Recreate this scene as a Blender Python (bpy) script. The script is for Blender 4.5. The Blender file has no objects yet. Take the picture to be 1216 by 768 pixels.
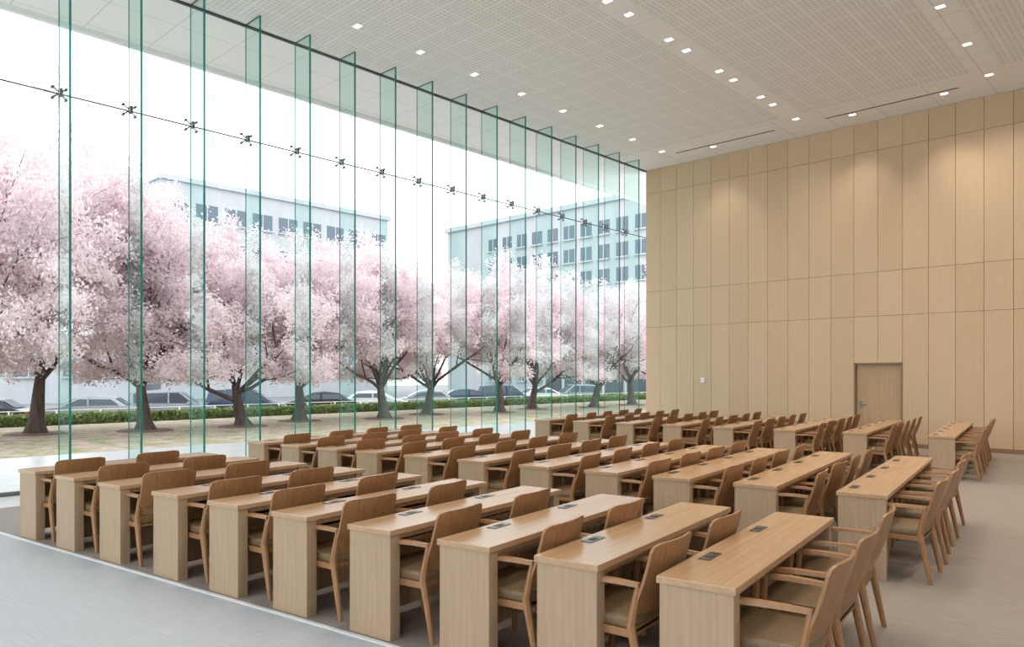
import bpy, bmesh, math, random
import numpy as np
from mathutils import Vector, Matrix
S=bpy.context.scene
COL=S.collection
random.seed(4)
# ---------------- layout constants (metres) -----------------
GX=-11.86      # glass wall plane
WY=18.4        # timber wall plane
CH=7.57        # ceiling height
RX=5.0; BY=-5.0
GZ=-.80        # parking level
# ---------------- materials ----------------
def srgb(r,g,b):
    f=lambda c:(c/255/12.92) if c/255<=0.04045 else ((c/255+0.055)/1.055)**2.4
    return (f(r),f(g),f(b),1)
def new_mat(name):
    m=bpy.data.materials.new(name); m.use_nodes=True
    nt=m.node_tree; b=nt.nodes['Principled BSDF']
    return m,nt,b
def simple(name,col,rough=.6,metal=0,spec=.5):
    m,nt,b=new_mat(name)
    b.inputs['Base Color'].default_value=col; b.inputs['Roughness'].default_value=rough
    b.inputs['Metallic'].default_value=metal; b.inputs['Specular IOR Level'].default_value=spec
    return m
def noisy(name,c1,c2,scale=(1,1,1),nscale=5,rough=.6,detail=4,bump=0,island=0,spec=.5,coord='Object'):
    m,nt,b=new_mat(name); N=nt.nodes; L=nt.links
    tc=N.new('ShaderNodeTexCoord'); mp=N.new('ShaderNodeMapping'); mp.inputs['Scale'].default_value=scale
    L.new(tc.outputs[coord],mp.inputs[0])
    nz=N.new('ShaderNodeTexNoise'); nz.inputs['Scale'].default_value=nscale; nz.inputs['Detail'].default_value=detail
    L.new(mp.outputs[0],nz.inputs['Vector'])
    rp=N.new('ShaderNodeMapRange'); rp.inputs[1].default_value=.3; rp.inputs[2].default_value=.7
    L.new(nz.outputs[0],rp.inputs[0])
    fac=rp.outputs[0]
    if island:
        ge=N.new('ShaderNodeNewGeometry')
        mm=N.new('ShaderNodeMix'); mm.data_type='FLOAT'; mm.inputs[0].default_value=island
        L.new(rp.outputs[0],mm.inputs[2]); L.new(ge.outputs['Random Per Island'],mm.inputs[3]); fac=mm.outputs[0]
        va=N.new('ShaderNodeVectorMath'); va.operation='SCALE'; va.inputs[0].default_value=(9,9,9)
        L.new(ge.outputs['Random Per Island'],va.inputs['Scale'])
        L.new(va.outputs[0],mp.inputs['Location'])
    mx=N.new('ShaderNodeMix'); mx.data_type='RGBA'; mx.inputs[6].default_value=c1; mx.inputs[7].default_value=c2
    L.new(fac,mx.inputs[0]); L.new(mx.outputs[2],b.inputs['Base Color'])
    b.inputs['Roughness'].default_value=rough; b.inputs['Specular IOR Level'].default_value=spec
    if bump:
        bp=N.new('ShaderNodeBump'); bp.inputs['Strength'].default_value=bump; bp.inputs['Distance'].default_value=.02
        L.new(nz.outputs[0],bp.inputs['Height']); L.new(bp.outputs[0],b.inputs['Normal'])
    return m
M_wall=noisy('timber_wall_panel',srgb(207,181,151),srgb(197,169,138),(14,14,.5),2.0,.5,6,0,.6,.35)
M_walldark=simple('timber_joint_dark',srgb(110,84,58),.8)
M_door=noisy('door_timber',srgb(186,155,122),srgb(174,143,110),(14,14,.5),2.0,.5,6)
M_frame=simple('door_frame_bronze',srgb(140,112,86),.5)
M_desktop=noisy('desk_top_oak',srgb(186,152,118),srgb(166,132,100),(.6,14,14),2.5,.25,6,0,.15,.75)
M_deskside=noisy('desk_side_oak',srgb(176,150,123),srgb(157,131,105),(14,14,.7),2.5,.5,6,0,.15)
M_shelf=simple('desk_shelf_dark',srgb(58,50,44),.6)
M_plate=simple('desk_plate_black',srgb(60,58,56),.25,0,.6)
M_chair=noisy('chair_walnut_ply',srgb(166,122,82),srgb(138,96,62),(12,12,.8),2.5,.38,5,0,.2)
M_seat=noisy('seat_leather_olive',srgb(130,108,80),srgb(112,92,66),(1,1,1),30,.45,3,.15)
M_white=simple('white_paint',srgb(238,238,236),.7)
M_line=simple('floor_edge_strip',srgb(215,216,218),.6)
M_steel=simple('steel_satin',srgb(120,122,124),.35,.8)
M_black=simple('dark_metal',srgb(70,74,76),.5,.3)
def floor_mat(name,c1,c2,ang,rough=.6):
    m,nt,b=new_mat(name); N=nt.nodes; L=nt.links
    tc=N.new('ShaderNodeTexCoord')
    mp=N.new('ShaderNodeMapping'); mp.inputs['Rotation'].default_value=(0,0,ang); L.new(tc.outputs['Object'],mp.inputs[0])
    mp2=N.new('ShaderNodeMapping'); mp2.inputs['Scale'].default_value=(3,60,1); L.new(mp.outputs[0],mp2.inputs[0])
    n1=N.new('ShaderNodeTexNoise'); n1.inputs['Scale'].default_value=1.2; n1.inputs['Detail'].default_value=5; L.new(mp2.outputs[0],n1.inputs['Vector'])
    n2=N.new('ShaderNodeTexNoise'); n2.inputs['Scale'].default_value=160; n2.inputs['Detail'].default_value=2; L.new(mp.outputs[0],n2.inputs['Vector'])
    ad=N.new('ShaderNodeMath'); ad.operation='ADD'; L.new(n1.outputs[0],ad.inputs[0]); L.new(n2.outputs[0],ad.inputs[1])
    rp=N.new('ShaderNodeMapRange'); rp.inputs[1].default_value=.7; rp.inputs[2].default_value=1.3; L.new(ad.outputs[0],rp.inputs[0])
    mx=N.new('ShaderNodeMix'); mx.data_type='RGBA'; mx.inputs[6].default_value=c1; mx.inputs[7].default_value=c2
    L.new(rp.outputs[0],mx.inputs[0]); L.new(mx.outputs[2],b.inputs['Base Color'])
    b.inputs['Roughness'].default_value=rough; b.inputs['Specular IOR Level'].default_value=.4
    bp=N.new('ShaderNodeBump'); bp.inputs['Strength'].default_value=.2; bp.inputs['Distance'].default_value=.01
    L.new(ad.outputs[0],bp.inputs['Height']); L.new(bp.outputs[0],b.inputs['Normal'])
    return m
M_floor=floor_mat('floor_woven_vinyl',srgb(186,190,197),srgb(164,168,176),math.radians(-8),.5)
M_carpet=floor_mat('carpet_grey',srgb(154,144,137),srgb(126,117,110),math.radians(-8),.6)
M_stone=noisy('pale_stone',srgb(215,217,218),srgb(200,202,203),(1,1,1),3,.3)
# perforated ceiling
def brick(N,L,vec,size,mortar):
    br=N.new('ShaderNodeTexBrick'); br.offset=0; br.squash=1
    br.inputs['Scale'].default_value=1; br.inputs['Brick Width'].default_value=size; br.inputs['Row Height'].default_value=size
    br.inputs['Mortar Size'].default_value=mortar; br.inputs['Mortar Smooth'].default_value=.2
    br.inputs['Color1'].default_value=(0,0,0,1); br.inputs['Color2'].default_value=(0,0,0,1); br.inputs['Mortar'].default_value=(1,1,1,1)
    L.new(vec,br.inputs['Vector']); return br.outputs['Fac']
def ceiling_mat(name,perf=True,base=srgb(240,239,237)):
    m,nt,b=new_mat(name); N=nt.nodes; L=nt.links
    tc=N.new('ShaderNodeTexCoord')
    c_joint=brick(N,L,tc.outputs['Object'],.53,.03)
    mx=N.new('ShaderNodeMix'); mx.data_type='RGBA'
    if perf:
        f=brick(N,L,tc.outputs['Object'],.0883,.014)
        mx.inputs[6].default_value=srgb(219,217,214); mx.inputs[7].default_value=base
        mn=N.new('ShaderNodeMath'); mn.operation='MAXIMUM'; L.new(f,mn.inputs[0]); L.new(c_joint,mn.inputs[1])
        L.new(mn.outputs[0],mx.inputs[0])
    else:
        c_joint=brick(N,L,tc.outputs['Object'],1.06,.008)
        mx.inputs[6].default_value=base; mx.inputs[7].default_value=srgb(205,203,200); L.new(c_joint,mx.inputs[0])
    L.new(mx.outputs[2],b.inputs['Base Color']); b.inputs['Roughness'].default_value=.8
    return m
M_ceilp=ceiling_mat('ceiling_perforated')
M_ceil=ceiling_mat('ceiling_plain',False)
# glass
def glass(name,tint,gloss,dif=0,dcol=(.6,.9,.85,1)):
    m=bpy.data.materials.new(name); m.use_nodes=True; nt=m.node_tree; N=nt.nodes; L=nt.links
    for n in list(N): N.remove(n)
    out=N.new('ShaderNodeOutputMaterial'); tr=N.new('ShaderNodeBsdfTransparent'); tr.inputs[0].default_value=tint
    gl=N.new('ShaderNodeBsdfGlossy'); gl.inputs['Roughness'].default_value=.02; gl.inputs['Color'].default_value=(.9,1,.98,1)
    fr=N.new('ShaderNodeLayerWeight'); fr.inputs['Blend'].default_value=gloss
    mu=N.new('ShaderNodeMath'); mu.operation='MULTIPLY'; mu.inputs[1].default_value=.6; L.new(fr.outputs['Fresnel'],mu.inputs[0])
    mx=N.new('ShaderNodeMixShader'); L.new(mu.outputs[0],mx.inputs[0]); L.new(tr.outputs[0],mx.inputs[1]); L.new(gl.outputs[0],mx.inputs[2])
    last=mx.outputs[0]
    if dif:
        d=N.new('ShaderNodeBsdfTranslucent'); d.inputs[0].default_value=dcol
        m2=N.new('ShaderNodeMixShader'); m2.inputs[0].default_value=dif; L.new(last,m2.inputs[1]); L.new(d.outputs[0],m2.inputs[2]); last=m2.outputs[0]
    L.new(last,out.inputs[0]); return m
M_pane=glass('glass_pane',(.95,.98,.975,1),.06)
M_fin=glass('glass_fin',(.80,.955,.935,1),.09,.07,(.75,1,.96,1))
M_edge=simple('glass_edge_teal',srgb(40,156,142),.15)
M_edge.node_tree.nodes['Principled BSDF'].inputs['Transmission Weight'].default_value=.4
# ---------------- mesh helpers ----------------
class MB:
    def __init__(s): s.v=[];s.f=[];s.m=[];s.mats=[]
    def mi(s,mat):
        if mat not in s.mats: s.mats.append(mat)
        return s.mats.index(mat)
    def add(s,vs,fs,mat):
        o=len(s.v); s.v+= [tuple(v) for v in vs]; k=s.mi(mat)
        for f in fs: s.f.append([i+o for i in f]); s.m.append(k)
    def box(s,a,b,mat,bev=0):
        x0,y0,z0=a; x1,y1,z1=b
        if not bev:
            s.add([(x0,y0,z0),(x1,y0,z0),(x1,y1,z0),(x0,y1,z0),(x0,y0,z1),(x1,y0,z1),(x1,y1,z1),(x0,y1,z1)],
              [(0,3,2,1),(4,5,6,7),(0,1,5,4),(1,2,6,5),(2,3,7,6),(3,0,4,7)],mat)
        else:
            bm=bmesh.new(); bmesh.ops.create_cube(bm,size=1)
            for v in bm.verts: v.co=Vector(((x0+x1)/2+v.co.x*(x1-x0),(y0+y1)/2+v.co.y*(y1-y0),(z0+z1)/2+v.co.z*(z1-z0)))
            bmesh.ops.bevel(bm,geom=list(bm.edges),offset=bev,segments=2,affect='EDGES',profile=.7)
            bm.verts.ensure_lookup_table(); bm.verts.index_update()
            s.add([v.co.copy() for v in bm.verts],[[v.index for v in f.verts] for f in bm.faces],mat); bm.free()
    def bar(s,p0,p1,r0,r1,mat,n=6,up=None,flat=1.0):
        p0=Vector(p0);p1=Vector(p1); d=(p1-p0).normalized()
        a=Vector((1,0,0)) if abs(d.x)<.7 else Vector((0,1,0))
        b=d.cross(a).normalized(); a=b.cross(d)
        vs=[];
        for p,r in((p0,r0),(p1,r1)):
            for i in range(n):
                t=2*math.pi*i/n+math.pi/n
                vs.append(p+a*math.cos(t)*r*flat+b*math.sin(t)*r)
        fs=[(i,(i+1)%n,n+(i+1)%n,n+i) for i in range(n)]+[tuple(range(n-1,-1,-1)),tuple(range(n,2*n))]
        s.add(vs,fs,mat)
    def mesh(s,name,smooth=False):
        me=bpy.data.meshes.new(name); me.from_pydata(s.v,[],s.f)
        for m in s.mats: me.materials.append(m)
        me.polygons.foreach_set('material_index',s.m)
        if smooth: me.polygons.foreach_set('use_smooth',[True]*len(s.f))
        me.update()
        bm=bmesh.new(); bm.from_mesh(me); bmesh.ops.recalc_face_normals(bm,faces=list(bm.faces)); bm.to_mesh(me); bm.free()
        return me
def obj(name,me,loc=(0,0,0),rz=0,parent=None):
    o=bpy.data.objects.new(name,me); COL.objects.link(o); o.location=loc; o.rotation_euler=(0,0,rz)
    if parent: o.parent=parent
    return o
def boxobj(name,a,b,mat,parent=None):
    m=MB(); m.box(a,b,mat); return obj(name,m.mesh(name),parent=parent)
# ---------------- room shell ----------------
boxobj('floor',(GX-.1,BY,-.3),(RX,WY+.3,0),M_floor)
LU=98.02; lu=math.radians(LU)
U=Vector((math.cos(lu),math.sin(lu),0)); V=Vector((-math.sin(lu),math.cos(lu),0))
O=Vector((-1.907,3.076,0)); O2=Vector((-2.211,6.308,0)); O3=Vector((-3.19,13.085,0))
def lineat(off,x):
    p=O+U*off; t=(x-p.x)/V.x; return p+V*t
m=MB()
a=lineat(-.03,GX+1.0); b=lineat(-.03,RX-.02)
zt=.004
m.add([(a.x,a.y,.001),(b.x,b.y,.001),(RX-.02,WY-.02,.001),(GX+1.0,WY-.02,.001),(a.x,a.y,zt),(b.x,b.y,zt),(RX-.02,WY-.02,zt),(GX+1.0,WY-.02,zt)],
 [(3,2,1,0),(4,5,6,7),(0,1,5,4),(1,2,6,5),(2,3,7,6),(3,0,4,7)],M_carpet)
obj('carpet',m.mesh('carpet'))
m=MB()
a0=lineat(-.06,GX+1.0); b0=lineat(-.06,RX-.02); a=lineat(-.03,GX+1.0); b=lineat(-.03,RX-.02); z=.008
m.add([(a0.x,a0.y,z),(b0.x,b0.y,z),(b.x,b.y,z),(a.x,a.y,z),(a0.x,a0.y,.0),(b0.x,b0.y,.0),(b.x,b.y,.0),(a.x,a.y,.0)],[(0,1,2,3),(0,4,5,1),(2,6,7,3),(1,5,6,2),(0,3,7,4),(4,7,6,5)],M_line)
obj('trim_1',m.mesh('trim_1'))
boxobj('trim_2',(GX+.05,BY,.001),(GX+1.0,WY-.02,.007),M_stone)
# ceiling: perforated fields with plain bands
m=MB()
m.box((GX-.05,BY,CH+.02),(RX,WY+.3,CH+.35),M_ceil)
xs=[(GX+.25,-7.15),(-6.65,-3.35),(-2.85,.45),(.95,RX-.3)]
for x0,x1 in xs: m.box((x0,BY+.2,CH),(x1,16.75,CH+.02),M_ceilp)
for x0,x1 in [(GX,GX+.25),(-7.15,-6.65),(-3.35,-2.85),(.45,.95),(RX-.3,RX)]: m.box((x0,BY,CH),(x1,16.75,CH+.02),M_ceil)
m.box((GX,16.75,CH),(RX,WY,CH+.02),M_ceil)
obj('ceiling',m.mesh('ceiling'))
for k,(x0,x1) in enumerate([(-10.3,-7.6),(-6.4,-3.7),(-2.4,.3)]):
    m=MB(); m.box((x0,17.41,CH-.006),(x1,17.47,CH-.0005),M_black); m.box((x0-.02,17.39,CH-.004),(x1+.02,17.49,CH-.0004),M_white)
    obj('air_slot_diffuser',m.mesh('air_slot_diffuser'))
# timber wall
m=MB(); pitch=.53; x=-5.02
edges=[-5.02+pitch*i for i in range(-13,19)]
edges=[GX]+[e for e in edges if e>GX+.1 and e<RX-.1]+[RX]
H=[.09,3.02,4.05,6.88,CH]
g=.008
for i in range(len(edges)-1):
    x0,x1=edges[i],edges[i+1]
    isdoor=(x0>-6.2 and x1<-4.95)
    for j in range(4):
        z0,z1=H[j],H[j+1]
        if isdoor and j==0: z0=1.93
        m.box((x0+g/2,WY,z0+g/2),(x1-g/2,WY+.12,z1-g/2),M_wall)
m.box((GX,WY+.03,1.93),(RX,WY+.2,CH),M_walldark)
m.box((GX,WY+.03,0),(-6.08,WY+.2,1.93),M_walldark); m.box((-5.02,WY+.03,0),(RX,WY+.2,1.93),M_walldark)
m.box((-6.2,WY+.13,0),(-4.9,WY+.2,1.95),M_walldark)
obj('wall_far',m.mesh('wall_far'))
boxobj('baseboard_far',(GX,WY-.012,0),(-6.10,WY+.03,.09),M_frame)
boxobj('baseboard_far',(-5.0,WY-.012,0),(RX,WY+.03,.09),M_frame)
m=MB()
dx0,dx1=-6.08,-5.02
m.box((dx0,WY-.01,0),(dx0+.035,WY+.12,1.93),M_frame); m.box((dx1-.035,WY-.01,0),(dx1,WY+.12,1.93),M_frame); m.box((dx0,WY-.01,1.90),(dx1,WY+.12,1.935),M_frame)
m.box((dx0+.04,WY+.07,.01),(dx1-.04,WY+.11,1.895),M_door,.003)
m.bar((dx0+.14,WY+.02,.95),(dx0+.28,WY+.02,.95),.011,.011,M_steel,8); m.bar((dx0+.14,WY+.02,.95),(dx0+.14,WY+.08,.95),.012,.012,M_steel,8)
m.box((dx0+.11,WY+.062,.88),(dx0+.17,WY+.072,1.03),M_steel)
obj('door_1',m.mesh('door_1'))
m=MB(); m.box((-10.09,WY-.03,1.44),(-9.97,WY-.001,1.57),M_white,.006); m.box((-10.05,WY-.034,1.49),(-10.01,WY-.029,1.53),M_stone); obj('wall_thermostat',m.mesh('wall_thermostat'))
# right wall + unseen rear glazing, added to let in fill daylight
boxobj('wall_right',(RX,BY,0),(RX+.2,WY+.3,CH+.3),M_white)
m=MB(); m.add([(GX,BY,0),(RX,BY,0),(RX,BY,CH),(GX,BY,CH)],[(0,1,2,3)],M_pane)
for i in range(9):
    xx=GX+(RX-GX)*i/8; m.box((xx-.05,BY-.08,0),(xx+.05,BY+.08,CH),M_white)
for zz in (.05,2.6,5.2,CH-.05): m.box((GX,BY-.05,zz-.05),(RX,BY+.05,zz+.05),M_white)
obj('rear_fill_glazing',m.mesh('rear_fill_glazing'))
# ---------------- glass wall ----------------
fy=[3.29+.933*i for i in range(-8,17)]
fy=[y for y in fy if y>BY+.2 and y<WY-.4]
m=MB()
ys=[BY]+fy+[WY]
for i in range(len(ys)-1):
    for z0,z1 in ((.06,5.63),(5.63,CH)):
        m.add([(GX,ys[i]+.006,z0+.005),(GX,ys[i+1]-.006,z0+.005),(GX,ys[i+1]-.006,z1-.005),(GX,ys[i]+.006,z1-.005)],[(0,1,2,3)],M_pane)
win=obj('window_1',m.mesh('window_1'))
m=MB()
for y in fy:
    m.add([(GX+.02,y,.06),(GX+.49,y,.06),(GX+.49,y,CH),(GX+.02,y,CH)],[(0,1,2,3)],M_fin)
    m.box((GX+.485,y-.014,.06),(GX+.50,y+.014,CH-.002),M_edge)
    m.box((GX+.005,y-.007,.06),(GX+.012,y+.007,CH-.002),M_edge)
obj('glass_fins',m.mesh('glass_fins'),parent=win)
m=MB()
for y in fy:
    c=Vector((GX+.05,y,5.63))
    m.box((GX+.03,y-.02,5.58),(GX+.12,y+.02,5.68),M_steel,.004)
    for sy in(-1,1):
        for sz in(-1,1):
            e=(GX+.03,y+sy*.085,5.63+sz*.075); m.bar(c,e,.012,.009,M_steel,6); m.bar((GX+.04,e[1],e[2]),(GX-.01,e[1],e[2]),.020,.020,M_steel,8)
    m.box((GX+.0,y-.012,CH-.012),(GX+.5,y+.012,CH-.001),M_steel)
    m.box((GX+.0,y-.02,.0),(GX+.52,y+.02,.06),M_steel)
m.box((GX-.008,BY,5.622),(GX+.008,WY,5.640),M_steel)
m.box((GX-.04,BY,0),(GX+.04,WY,.06),M_steel); m.box((GX-.03,BY,CH-.03),(GX+.03,WY,CH-.001),M_black)
obj('spider_fittings_and_rails',m.mesh('spider_fittings_and_rails'),parent=win)
# exterior soffit
m=MB(); m.box((GX-2.1,BY-3,CH+.0),(GX-.06,WY+4,CH+.4),M_ceil); m.box((GX-2.2,BY-3,CH-.08),(GX-2.1,WY+4,CH+.5),M_white)
obj('roof_canopy',m.mesh('roof_canopy'))
# ---------------- downlights ----------------
def emis(name,col,st):
    m=bpy.data.materials.new(name); m.use_nodes=True; nt=m.node_tree
    for n in list(nt.nodes): nt.nodes.remove(n)
    e=nt.nodes.new('ShaderNodeEmission'); e.inputs[0].default_value=col; e.inputs[1].default_value=st
    o=nt.nodes.new('ShaderNodeOutputMaterial'); nt.links.new(e.outputs[0],o.inputs[0]); return m
M_em=emis('lamp_warm',(1,.9,.75,1),6)
mb=MB()
mb.box((-.08,-.06,-.008),(.08,.06,0),M_white); mb.box((-.065,-.045,-.011),(.065,.045,-.007),M_em)
dl=mb.mesh('downlight')
LW=(1,.87,.72)
def downlight(x,y,power,angle=130,blend=.9,tilt=None):
    o=obj('downlight',dl,(x,y,CH-.0005))
    l=bpy.data.lights.new('lamp','SPOT'); l.energy=power; l.color=LW; l.spot_size=math.radians(angle); l.spot_blend=blend; l.shadow_soft_size=.12
    lo=bpy.data.objects.new('lamp',l); COL.objects.link(lo); lo.parent=o; lo.location=(0,0,-.04)
    if tilt: lo.rotation_euler=tilt
PW=215
for i in range(8): downlight(-10.5,7.4+1.38*i,30)
for xr in(-6.9,-3.1,.7):  # rightmost row and near ends of the others are unseen, added for general fill
    for i in range(8):
        y=17.1-1.85*i-(0 if xr!=-6.9 else .0)
        if xr==-6.9:
            downlight(xr,y-.1,PW*.45); 
            if i: downlight(xr,y+.5,PW*.45)
        else: downlight(xr,y,PW)
for xw in(-9.3,-5.85,-4.0,-.6,2.5):
    downlight(xw,17.6,85,80,.8,(math.radians(9),0,0))
# ---------------- desks ----------------
def desk_mesh(L,plates):
    b=MB(); D=.36; T=.69
    b.box((-.012,-D-.012,T-.035),(L+.012,.012,T),M_desktop,.004)
    for x0 in (0,L-.085): b.box((x0,-D,0.004),(x0+.085,0,T-.036),M_deskside,.003)
    b.box((.086,-.03,.05),(L-.086,-.008,T-.037),M_deskside)
    b.box((.086,-.20,.54),(L-.086,-.031,.553),M_shelf)
    b.box((.086,-.205,.535),(L-.086,-.201,.565),M_deskside)
    n=2 if L<2.5 else (3 if L<3.6 else 4)
    for i in range(1,n):
        x=L*i/n; b.box((x-.012,-.20,.554),(x+.012,-.031,T-.037),M_deskside)
        b.box((x-.02,-.16,.004),(x+.02,-.031,.534),M_deskside)
    b.box((.086,-D+.03,T-.075),(L-.086,-D+.045,T-.036),M_deskside)
    for px in plates: 
        b.box((px-.09,-.10,T-.001),(px+.09,-.035,T+.004),M_plate,.0015)
        b.box((px-.03,-.085,T+.0035),(px+.03,-.05,T+.006),M_shelf)
    return b.mesh('conference_desk')
c1=[.33,1.13]; c1b=[.38,1.05,1.78]; c2=[.33+.80*i for i in range(4)]; c3=[.33+.82*i for i in range(5)]
D1=desk_mesh(2.0,[.5,1.35]); D2=desk_mesh(3.3,c2); D3=desk_mesh(4.2,c3)
# ---------------- chair ----------------
def chair_mesh():
    b=MB()
    b.box((-.225,-.20,.345),(.225,.21,.375),M_chair,.006)
    b.box((-.232,-.205,.375),(.232,.225,.43),M_seat,.022)
    for s in(-1,1):
        b.bar((s*.250,.20,.004),(s*.243,.165,.585),.016,.023,M_chair,8)
        b.bar((s*.235,-.265,.004),(s*.232,-.185,.40),.016,.025,M_chair,8)
        b.bar((s*.232,-.185,.39),(s*.226,-.225,.60),.025,.015,M_chair,8)
        b.box((s*.238-.012,-.19,.335),(s*.238+.012,.18,.375),M_chair,.004)
        pts=[(.215,.575,.0),(.14,.590,.006),(0,.598,.008),(-.12,.598,.0),(-.235,.592,-.012)]
        n=len(pts); vs=[];w=[.018,.026,.026,.022,.014]
        for (yy,zz,ox),ww in zip(pts,w):
            cx=s*(.245+ox)
            vs+=[(cx-ww,yy,zz),(cx+ww,yy,zz),(cx+ww*.8,yy,zz+.022),(cx-ww*.8,yy,zz+.022)]
        fs=[]
        for i in range(n-1):
            for j in range(4): fs.append((i*4+j,i*4+(j+1)%4,(i+1)*4+(j+1)%4,(i+1)*4+j))
        fs+=[(0,1,2,3),(n*4-1,n*4-2,n*4-3,n*4-4)]
        b.add(vs,fs,M_chair)
    b.box((-.225,-.20,.335),(.225,-.18,.372),M_chair,.004); b.box((-.235,.165,.335),(.235,.185,.372),M_chair,.004)
    nx,nz=12,9; vs=[]
    for lay in(0,1):
        for k in range(nz+1):
            w=k/nz; z=.435+.378*w
            hw=.238
            if w<.12: hw=.21
            if k==nz: hw=.226
            for i in range(nx+1):
                q=-1+2*i/nx
                zz=z-(.014*max(0,abs(q)-.8)/.2 if k==nz else 0)
                y=-.195-.125*w-.012*math.sin(w*math.pi)-.035*(1-q*q)+.02
                vs.append((q*hw,y-(.016 if lay else 0),zz))
    W=nx+1; A=(nz+1)*W; fs=[]
    for k in range(nz):
        for i in range(nx):
            a=k*W+i; fs.append((a,a+1,a+W+1,a+W)); fs.append((A+a,A+a+W,A+a+W+1,A+a+1))
    for i in range(nx): fs.append((i,A+i,A+i+1,i+1)); a=nz*W+i; fs.append((a,a+1,A+a+1,A+a))
    for k in range(nz):
        a=k*W; fs.append((a,a+W,A+a+W,A+a)); a=k*W+nx; fs.append((a,A+a,A+a+W,a+W))
    b.add(vs,fs,M_chair)
    return b.mesh('conference_armchair')
CM=chair_mesh()
def place(P,t,mesh,chairs,dv=-.33):
    o=P+V*t
    obj('conference_desk',mesh,(o.x,o.y,0),lu)
    for c in chairs:
        p=o+U*(c+random.uniform(-.03,.03))+V*(dv+random.uniform(-.02,.01))
        obj('conference_armchair',CM,(p.x,p.y,0),lu+math.radians(random.uniform(-4,4)))
for t in [0,.70,1.38,2.14,2.92,3.69,4.48,5.37,6.2,7.0]:
    place(O,t,D1,c1b if t==0 else c1,-.42 if t==0 else -.33)
for t in [0,.86,1.64,2.38,3.18,4.03,4.86,5.69,6.42,7.17,7.92]: place(O2,t,D2,c2,-.42 if t==0 else -.36)
for t in [0,1.26,2.4,3.5,4.5,5.5,6.5,7.45]: place(O3,t,D3,c3,-.42)
# ---------------- exterior ground ----------------
def petal_grass():
    m,nt,b=new_mat('lawn_with_petals'); N=nt.nodes; L=nt.links
    tc=N.new('ShaderNodeTexCoord'); n=N.new('ShaderNodeTexNoise'); n.inputs['Scale'].default_value=9; n.inputs['Detail'].default_value=8; L.new(tc.outputs['Object'],n.inputs['Vector'])
    mx=N.new('ShaderNodeMix'); mx.data_type='RGBA'; mx.inputs[6].default_value=srgb(116,136,70); mx.inputs[7].default_value=srgb(150,162,100); L.new(n.outputs[0],mx.inputs[0])
    n2=N.new('ShaderNodeTexNoise'); n2.inputs['Scale'].default_value=1.6; n2.inputs['Detail'].default_value=12; n2.inputs['Roughness'].default_value=.9; L.new(tc.outputs['Object'],n2.inputs['Vector'])
    r=N.new('ShaderNodeMapRange'); r.inputs[1].default_value=.43; r.inputs[2].default_value=.58; L.new(n2.outputs[0],r.inputs[0])
    m2=N.new('ShaderNodeMix'); m2.data_type='RGBA'; m2.inputs[7].default_value=srgb(220,192,192); L.new(mx.outputs[2],m2.inputs[6]); L.new(r.outputs[0],m2.inputs[0])
    L.new(m2.outputs[2],b.inputs['Base Color']); b.inputs['Roughness'].default_value=.95; return m
M_lawn=petal_grass()
M_asph=noisy('asphalt',srgb(140,140,143),srgb(125,125,128),(1,1,1),8,.9)
boxobj('paving_terrace',(-17.5,-30,-.2),(GX-.1,50,-.02),M_stone)
boxobj('lawn',(-29.5,-30,-.2),(-17.51,55,-.02),M_lawn)
m=MB(); m.add([(-29.51,-30,-.02),(-29.51,55,-.02),(-36,55,GZ),(-36,-30,GZ)],[(0,1,2,3)],M_lawn); obj('grass_bank',m.mesh('grass_bank'))
boxobj('parking_lot',(-140,-90,GZ-.3),(-36.01,200,GZ),M_asph)
boxobj('service_yard',(-36,55.1,GZ-.3),(60,200,GZ),M_asph)
M_leaf=noisy('hedge_leaf',srgb(112,138,82),srgb(160,178,118),(1,1,1),6,.8,2,0,.7)
def quads_mesh(name,cent,size,mat,rng,extra=None):
    n=len(cent); a=rng.normal(size=(n,3)); a/=np.linalg.norm(a,axis=1)[:,None]
    r=rng.normal(size=(n,3)); b=np.cross(a,r); b/=np.linalg.norm(b,axis=1)[:,None]
    s=(size*rng.uniform(.6,1.2,size=n))[:,None]
    v=np.stack([cent-a*s-b*s*.3,cent-a*s*.2-b*s,cent+a*s+b*s*.2,cent+a*s*.1+b*s],1).reshape(-1,3)
    return v,np.arange(n*4).reshape(-1,4)
def np_mesh(name,parts):
    verts=np.concatenate([p[0] for p in parts]); off=0; fl=[];mi=[]; mats=[]
    for k,(v,f,mat) in enumerate(parts):
        fl.append(f+off); off+=len(v); mi.append(np.full(len(f),k)); mats.append(mat)
    F=np.concatenate(fl); me=bpy.data.meshes.new(name)
    me.vertices.add(len(verts)); me.vertices.foreach_set('co',verts.astype(np.float32).ravel())
    me.loops.add(F.size); me.loops.foreach_set('vertex_index',F.astype(np.int32).ravel())
    me.polygons.add(len(F)); me.polygons.foreach_set('loop_start',(np.arange(len(F))*4).astype(np.int32))
    me.polygons.foreach_set('material_index',np.concatenate(mi).astype(np.int32))
    for mt in mats: me.materials.append(mt)
    me.update(calc_edges=True); me.validate(); return me
rng=np.random.default_rng(3)
n=8000
c=np.stack([rng.uniform(-.45,.45,n),rng.uniform(0,12,n),rng.uniform(0.04,.32,n)],1)
side=rng.integers(0,3,n); c[side==0,2]=.31+rng.normal(0,.02,(side==0).sum()); c[side==1,0]=.45+rng.normal(0,.03,(side==1).sum())
v,f=quads_mesh('h',c,.06,None,rng)
core=MB(); core.box((-.4,0,0),(.4,12,.29),M_leaf)
hm=np_mesh('hedge',[(v,f,M_leaf),(np.array(core.v),np.array(core.f),M_leaf)])
for i in range(-2,4): obj('hedge',hm,(-28.3,i*12.05,-.02))
m=MB()
for i in range(0,50): m.box((-31.02,-20+i*1.5,-.2),(-30.98,-19.95+i*1.5,.35),M_white)
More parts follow.
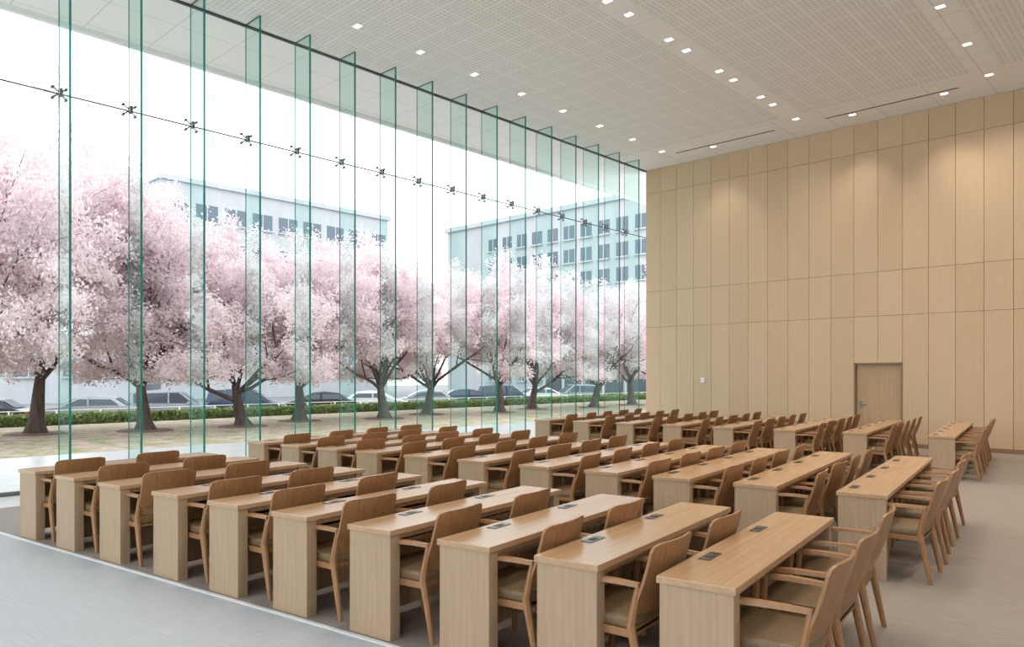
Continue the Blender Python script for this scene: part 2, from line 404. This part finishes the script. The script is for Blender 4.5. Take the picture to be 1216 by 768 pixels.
for z in(.1,.34): m.box((-31.015,-20,z-.015),(-30.985,54,z+.015),M_white)
obj('guard_railing',m.mesh('guard_railing'))
# ---------------- cherry trees ----------------
M_bark=noisy('cherry_bark',srgb(78,64,62),srgb(112,98,94),(1,1,.3),10,.95,5,.4)
def blossom(name):
    m=bpy.data.materials.new(name); m.use_nodes=True; nt=m.node_tree; N=nt.nodes; L=nt.links
    for x in list(N): N.remove(x)
    out=N.new('ShaderNodeOutputMaterial'); d=N.new('ShaderNodeBsdfDiffuse'); t=N.new('ShaderNodeBsdfTranslucent'); mx=N.new('ShaderNodeMixShader'); mx.inputs[0].default_value=.45
    g=N.new('ShaderNodeNewGeometry'); r=N.new('ShaderNodeValToRGB')
    r.color_ramp.elements[0].color=srgb(236,217,222); r.color_ramp.elements[1].color=srgb(249,242,244)
    L.new(g.outputs['Random Per Island'],r.inputs[0]); L.new(r.outputs[0],d.inputs[0]); L.new(r.outputs[0],t.inputs[0])
    L.new(d.outputs[0],mx.inputs[1]); L.new(t.outputs[0],mx.inputs[2]); L.new(mx.outputs[0],out.inputs[0]); return m
M_blos=blossom('cherry_blossom')
def tree(seed):
    R=random.Random(seed); rg=np.random.default_rng(seed)
    V_=[];F_=[];cl=[]
    def tube(pts,rad,n):
        base=len(V_)
        for i,p in enumerate(pts):
            d=(pts[min(i+1,len(pts)-1)]-pts[max(i-1,0)]).normalized()
            a=d.cross(Vector((.3,.9,.2))).normalized(); b=d.cross(a)
            for k in range(n):
                t=2*math.pi*k/n; V_.append(tuple(p+a*math.cos(t)*rad[i]+b*math.sin(t)*rad[i]))
        for i in range(len(pts)-1):
            for k in range(n): F_.append((base+i*n+k,base+i*n+(k+1)%n,base+(i+1)*n+(k+1)%n,base+(i+1)*n+k))
    def grow(p,d,L,r,lev):
        seg=5 if lev<2 else 4; pts=[p.copy()];rad=[r*(1.5 if lev==0 else 1)]
        for i in range(seg):
            j=.12 if lev==0 else .22
            d=(d+Vector((R.uniform(-j,j),R.uniform(-j,j),R.uniform(-j,j)+(.05 if lev in(1,2) else -.05)))).normalized()
            if p.z<1.75 and lev>1 and d.z<0: d.z=.1; d.normalize()
            p=p+d*(L/seg); pts.append(p.copy()); rad.append(r*(1-.5*(i+1)/seg if lev<4 else 1-.8*(i+1)/seg))
        tube(pts,rad,[9,7,5,4,3][lev])
        if lev>=2:
            for q in pts[1:] if lev>2 else pts[2:]: cl.append(q)
        if lev==4: return
        nch=[8,4,4,3][lev]
        for c in range(nch):
            f=R.uniform(.35,1) if lev>0 else R.uniform(.65,1)
            if c==0: f=1
            i=min(len(pts)-1,max(1,int(round(f*seg)))); q=pts[i]
            az=2*math.pi*(c+R.uniform(-.3,.3))/nch
            if lev==0:
                el=math.radians(R.uniform(18,60)) if c else math.radians(78); nd=Vector((math.cos(az)*math.cos(el),math.sin(az)*math.cos(el),math.sin(el)))
            else:
                a=d.cross(Vector((.1,.2,1))).normalized(); b=d.cross(a); sp=R.uniform(.5,1.1) if c else .2
                nd=(d+ (a*math.cos(az)+b*math.sin(az))*sp).normalized()
                if nd.z<-.4: nd.z=-.35; nd.normalize()
            LL=[0,R.uniform(2.3,2.9),R.uniform(1.4,2.1),R.uniform(.9,1.4),R.uniform(.5,.8)][lev+1]
            grow(q,nd,LL,rad[i]*[.55,.6,.6,.6][lev],lev+1)
    grow(Vector((0,0,-.02)),Vector((R.uniform(-.12,.12),R.uniform(-.12,.12),1)).normalized(),1.5,.22,0)
    C=np.array([tuple(q) for q in cl]); C=C[C[:,2]>1.5]
    NB=76000
    idx=rg.integers(0,len(C),NB); cc=C[idx]+rg.normal(0,.12,(NB,3))
    v,f=quads_mesh('b',cc,.042,None,rg)
    return np_mesh('cherry_tree',[(np.array(V_),np.array(F_),M_bark),(v,f,M_blos)])
T=[tree(s) for s in (11,23,37)]
M_soil=noisy('soil',srgb(110,92,80),srgb(150,128,118),(1,1,1),12,.95)
k=0
for y in [.2,3.2,6.1,8.7,11.6,14.4,17.3,20.4,23.6,27,30.5,34.5,39,44]:
    zs=1.22 if y<7.5 else (1.06 if y<10 else .92)
    o=obj('cherry_tree',T[k%3],(-23.3+random.uniform(-.8,.6),y,0),random.uniform(0,6.28)); s=random.uniform(.98,1.06); o.scale=(s,s,s*zs)
    mm=MB(); mm.bar((0,0,-.019),(0,0,.02),.8,.7,M_soil,20); obj('tree_pit',mm.mesh('tree_pit'),(o.location.x,y,0)); k+=1
# ---------------- cars ----------------
M_cglass=simple('car_glass',srgb(60,70,80),.08); M_tyre=simple('tyre',srgb(35,35,37),.8); M_rim=simple('wheel_rim',srgb(190,192,195),.3,.8)
M_lampr=simple('tail_lamp',srgb(170,40,40),.3); M_lampw=simple('head_lamp',srgb(235,235,235),.2)
def car_mesh(paint,van=False):
    b=MB(); w=.86
    low=[(-2.15,.28),(-2.18,.55),(-2.1,.86),(-1.75,.95),(-.9,1.0),(.75,.98),(1.55,.88),(2.0,.74),(2.15,.5),(2.12,.26)]
    if van: top=[(-2.05,.93),(-1.85,1.58),(-.6,1.68),(.4,1.62),(1.35,.92)]
    else: top=[(-1.75,.95),(-1.15,1.36),(-.3,1.45),(.35,1.38),(1.2,.95)]
    def loft(prof,ws,mat,z0=None):
        n=len(prof); vs=[]
        for s in(-1,1):
            for (x,z),ww in zip(prof,ws): vs.append((x,s*ww,z))
        fs=[tuple(range(n-1,-1,-1)),tuple(range(n,2*n))]
        for i in range(n): fs.append((i,(i+1)%n,n+(i+1)%n,n+i))
        b.add(vs,fs,mat)
    loft(low,[.80,.84,w,w,w,w,w,.84,.78,.78],paint)
    loft(top,[.82,.66,.64,.66,.80],paint)
    for s in(-1,1):
        q=[(top[0][0]+.35,top[0][1]+.06,.80),(top[1][0]+.12,top[1][1]-.08,.69),(top[3][0]-.02,top[3][1]-.08,.69),(top[4][0]-.28,top[4][1]+.05,.80)]
        b.add([(x,s*(y+.015),z) for x,z,y in q]+[(x,s*(y-.05),z) for x,z,y in q],[(0,1,2,3),(0,4,5,1),(1,5,6,2),(2,6,7,3),(3,7,4,0)],M_cglass)
        b.box((-.12,s*.78-.05,1.0),(-.04,s*.78+.045,top[2][1]-.1),paint)
        b.box((.8,s*.9-.08,.95),(.95,s*.9+.08,1.07),paint,.02)
        for wx in(-1.3,1.32):
            b.bar((wx,s*.70,.325),(wx,s*.89,.325),.32,.32,M_tyre,20); b.bar((wx,s*.88,.325),(wx,s*.90,.325),.2,.19,M_rim,12)
        b.box((2.0,s*.62-.16,.58),(2.13,s*.62+.16,.72),M_lampw,.02); b.box((-2.17,s*.66-.14,.66),(-2.08,s*.66+.14,.84),M_lampr,.02)
    for i,j,e in((3,4,1),(0,1,-1)):
        (x0,z0),(x1,z1)=top[i],top[j]; nx_=.02*e
        p=[(x0+(x1-x0)*.12+nx_,-.60,z0+(z1-z0)*.12+.02),(x0+(x1-x0)*.12+nx_,.60,z0+(z1-z0)*.12+.02),(x0+(x1-x0)*.9+nx_,.60,z0+(z1-z0)*.9+.02),(x0+(x1-x0)*.9+nx_,-.60,z0+(z1-z0)*.9+.02)]
        b.add(p,[(0,1,2,3)],M_cglass)
    b.box((2.1,-.35,.3),(2.16,.35,.42),M_tyre); b.box((-2.2,-.25,.4),(-2.16,.25,.5),M_lampw)
    return b.mesh('parked_car')
P=[simple('paint_'+n,c,.25,.2) for n,c in(('silver',srgb(150,156,164)),('dark',srgb(46,50,58)),('white',srgb(215,217,222)),('blue',srgb(58,72,98)))]
CMs=[car_mesh(P[0]),car_mesh(P[1]),car_mesh(P[2]),car_mesh(P[3],True),car_mesh(P[0],True),car_mesh(P[3])]
seq=[1,0,1,0,4,3,1,2,0,5,3,2,4,0,1,5]
for i in range(13):
    obj('parked_car',CMs[seq[i]%6],(-39.3+random.uniform(-.4,.4),-.5+i*4.2+random.uniform(-.3,.3),GZ),math.radians(random.choice([58,55,238])+random.uniform(-4,4)))
# ---------------- buildings ----------------
M_bld=noisy('building_pale',srgb(190,193,197),srgb(180,183,187),(1,1,.2),1,.8)  # facade colour kept pale to paint in atmospheric haze
M_bwin=simple('building_glazing',srgb(98,112,126),.15)
M_bdark=simple('building_dark_glazing',srgb(84,92,98),.2)
def building(name,x0,x1,y0,y1,zt,face,bays,floors,fh,top_off,wh,ww,skip=0):
    b=MB(); b.box((x0,y0,GZ+.005),(x1,y1,zt),M_bld)
    b.box((x0-.3,y0-.3,zt),(x1+.3,y1+.3,zt+.5),M_bld)
    for j in range(floors):
        z1=zt-top_off-j*fh; z0=z1-wh
        if z0<0: break
        for i in range(bays):
            if i<skip: continue
            if face=='E':
                c=y0+(y1-y0)*(i+.5)/bays
                b.box((x1-.1,c-ww/2,z0),(x1+.03,c+ww/2,z1),M_bwin); b.box((x1,c-.05,z0),(x1+.08,c+.05,z1),M_bld)
                b.box((x1,c-ww/2-.1,z0-.15),(x1+.25,c+ww/2+.1,z0),M_bld)
            else:
                c=x0+(x1-x0)*(i+.5)/bays
                b.box((c-ww/2,y0-.03,z0),(c+ww/2,y0+.1,z1),M_bwin); b.box((c-.05,y0-.08,z0),(c+.05,y0,z1),M_bld)
                b.box((c-ww/2-.1,y0-.25,z0-.15),(c+ww/2+.1,y0,z0),M_bld)
    return obj(name,b.mesh(name))
building('office_block',-95,-75,29.7,57.4,21.0,'E',9,5,3.7,1.9,1.7,2.3)
building('office_tower',-67,-25,60.3,80,18.8,'S',19,7,2.45,1.7,1.4,1.4,3)
b=MB(); b.box((-48,56,GZ+.01),(-30,59.9,5.6),M_bdark); b.box((-48.5,55.4,5.6),(-29.5,59.9,6.6),M_bld)
for i in range(8): b.box((-48+i*2.4,55.9,GZ+.01),(-47.7+i*2.4,56.2,5.6),M_bld)
obj('entrance_pavilion',b.mesh('entrance_pavilion'))
building('low_annex',-92,-72,-40,27,4.5,'E',18,1,4,1.4,1.6,2.2)
# ---------------- world + camera ----------------
w=bpy.data.worlds.new('overcast_sky'); S.world=w; w.use_nodes=True
bg=w.node_tree.nodes['Background']; bg.inputs[0].default_value=(.95,.98,1,1); bg.inputs[1].default_value=2.7
cam=bpy.data.cameras.new('camera'); co=bpy.data.objects.new('camera',cam); COL.objects.link(co)
co.location=(0,0,1.65); co.rotation_euler=(math.radians(90),0,math.radians(43.05))
cam.sensor_width=36; cam.lens=36*880/1216; cam.shift_y=61/1216; cam.clip_end=500
S.camera=co
S.view_settings.view_transform='Standard'
S.view_settings.exposure=0
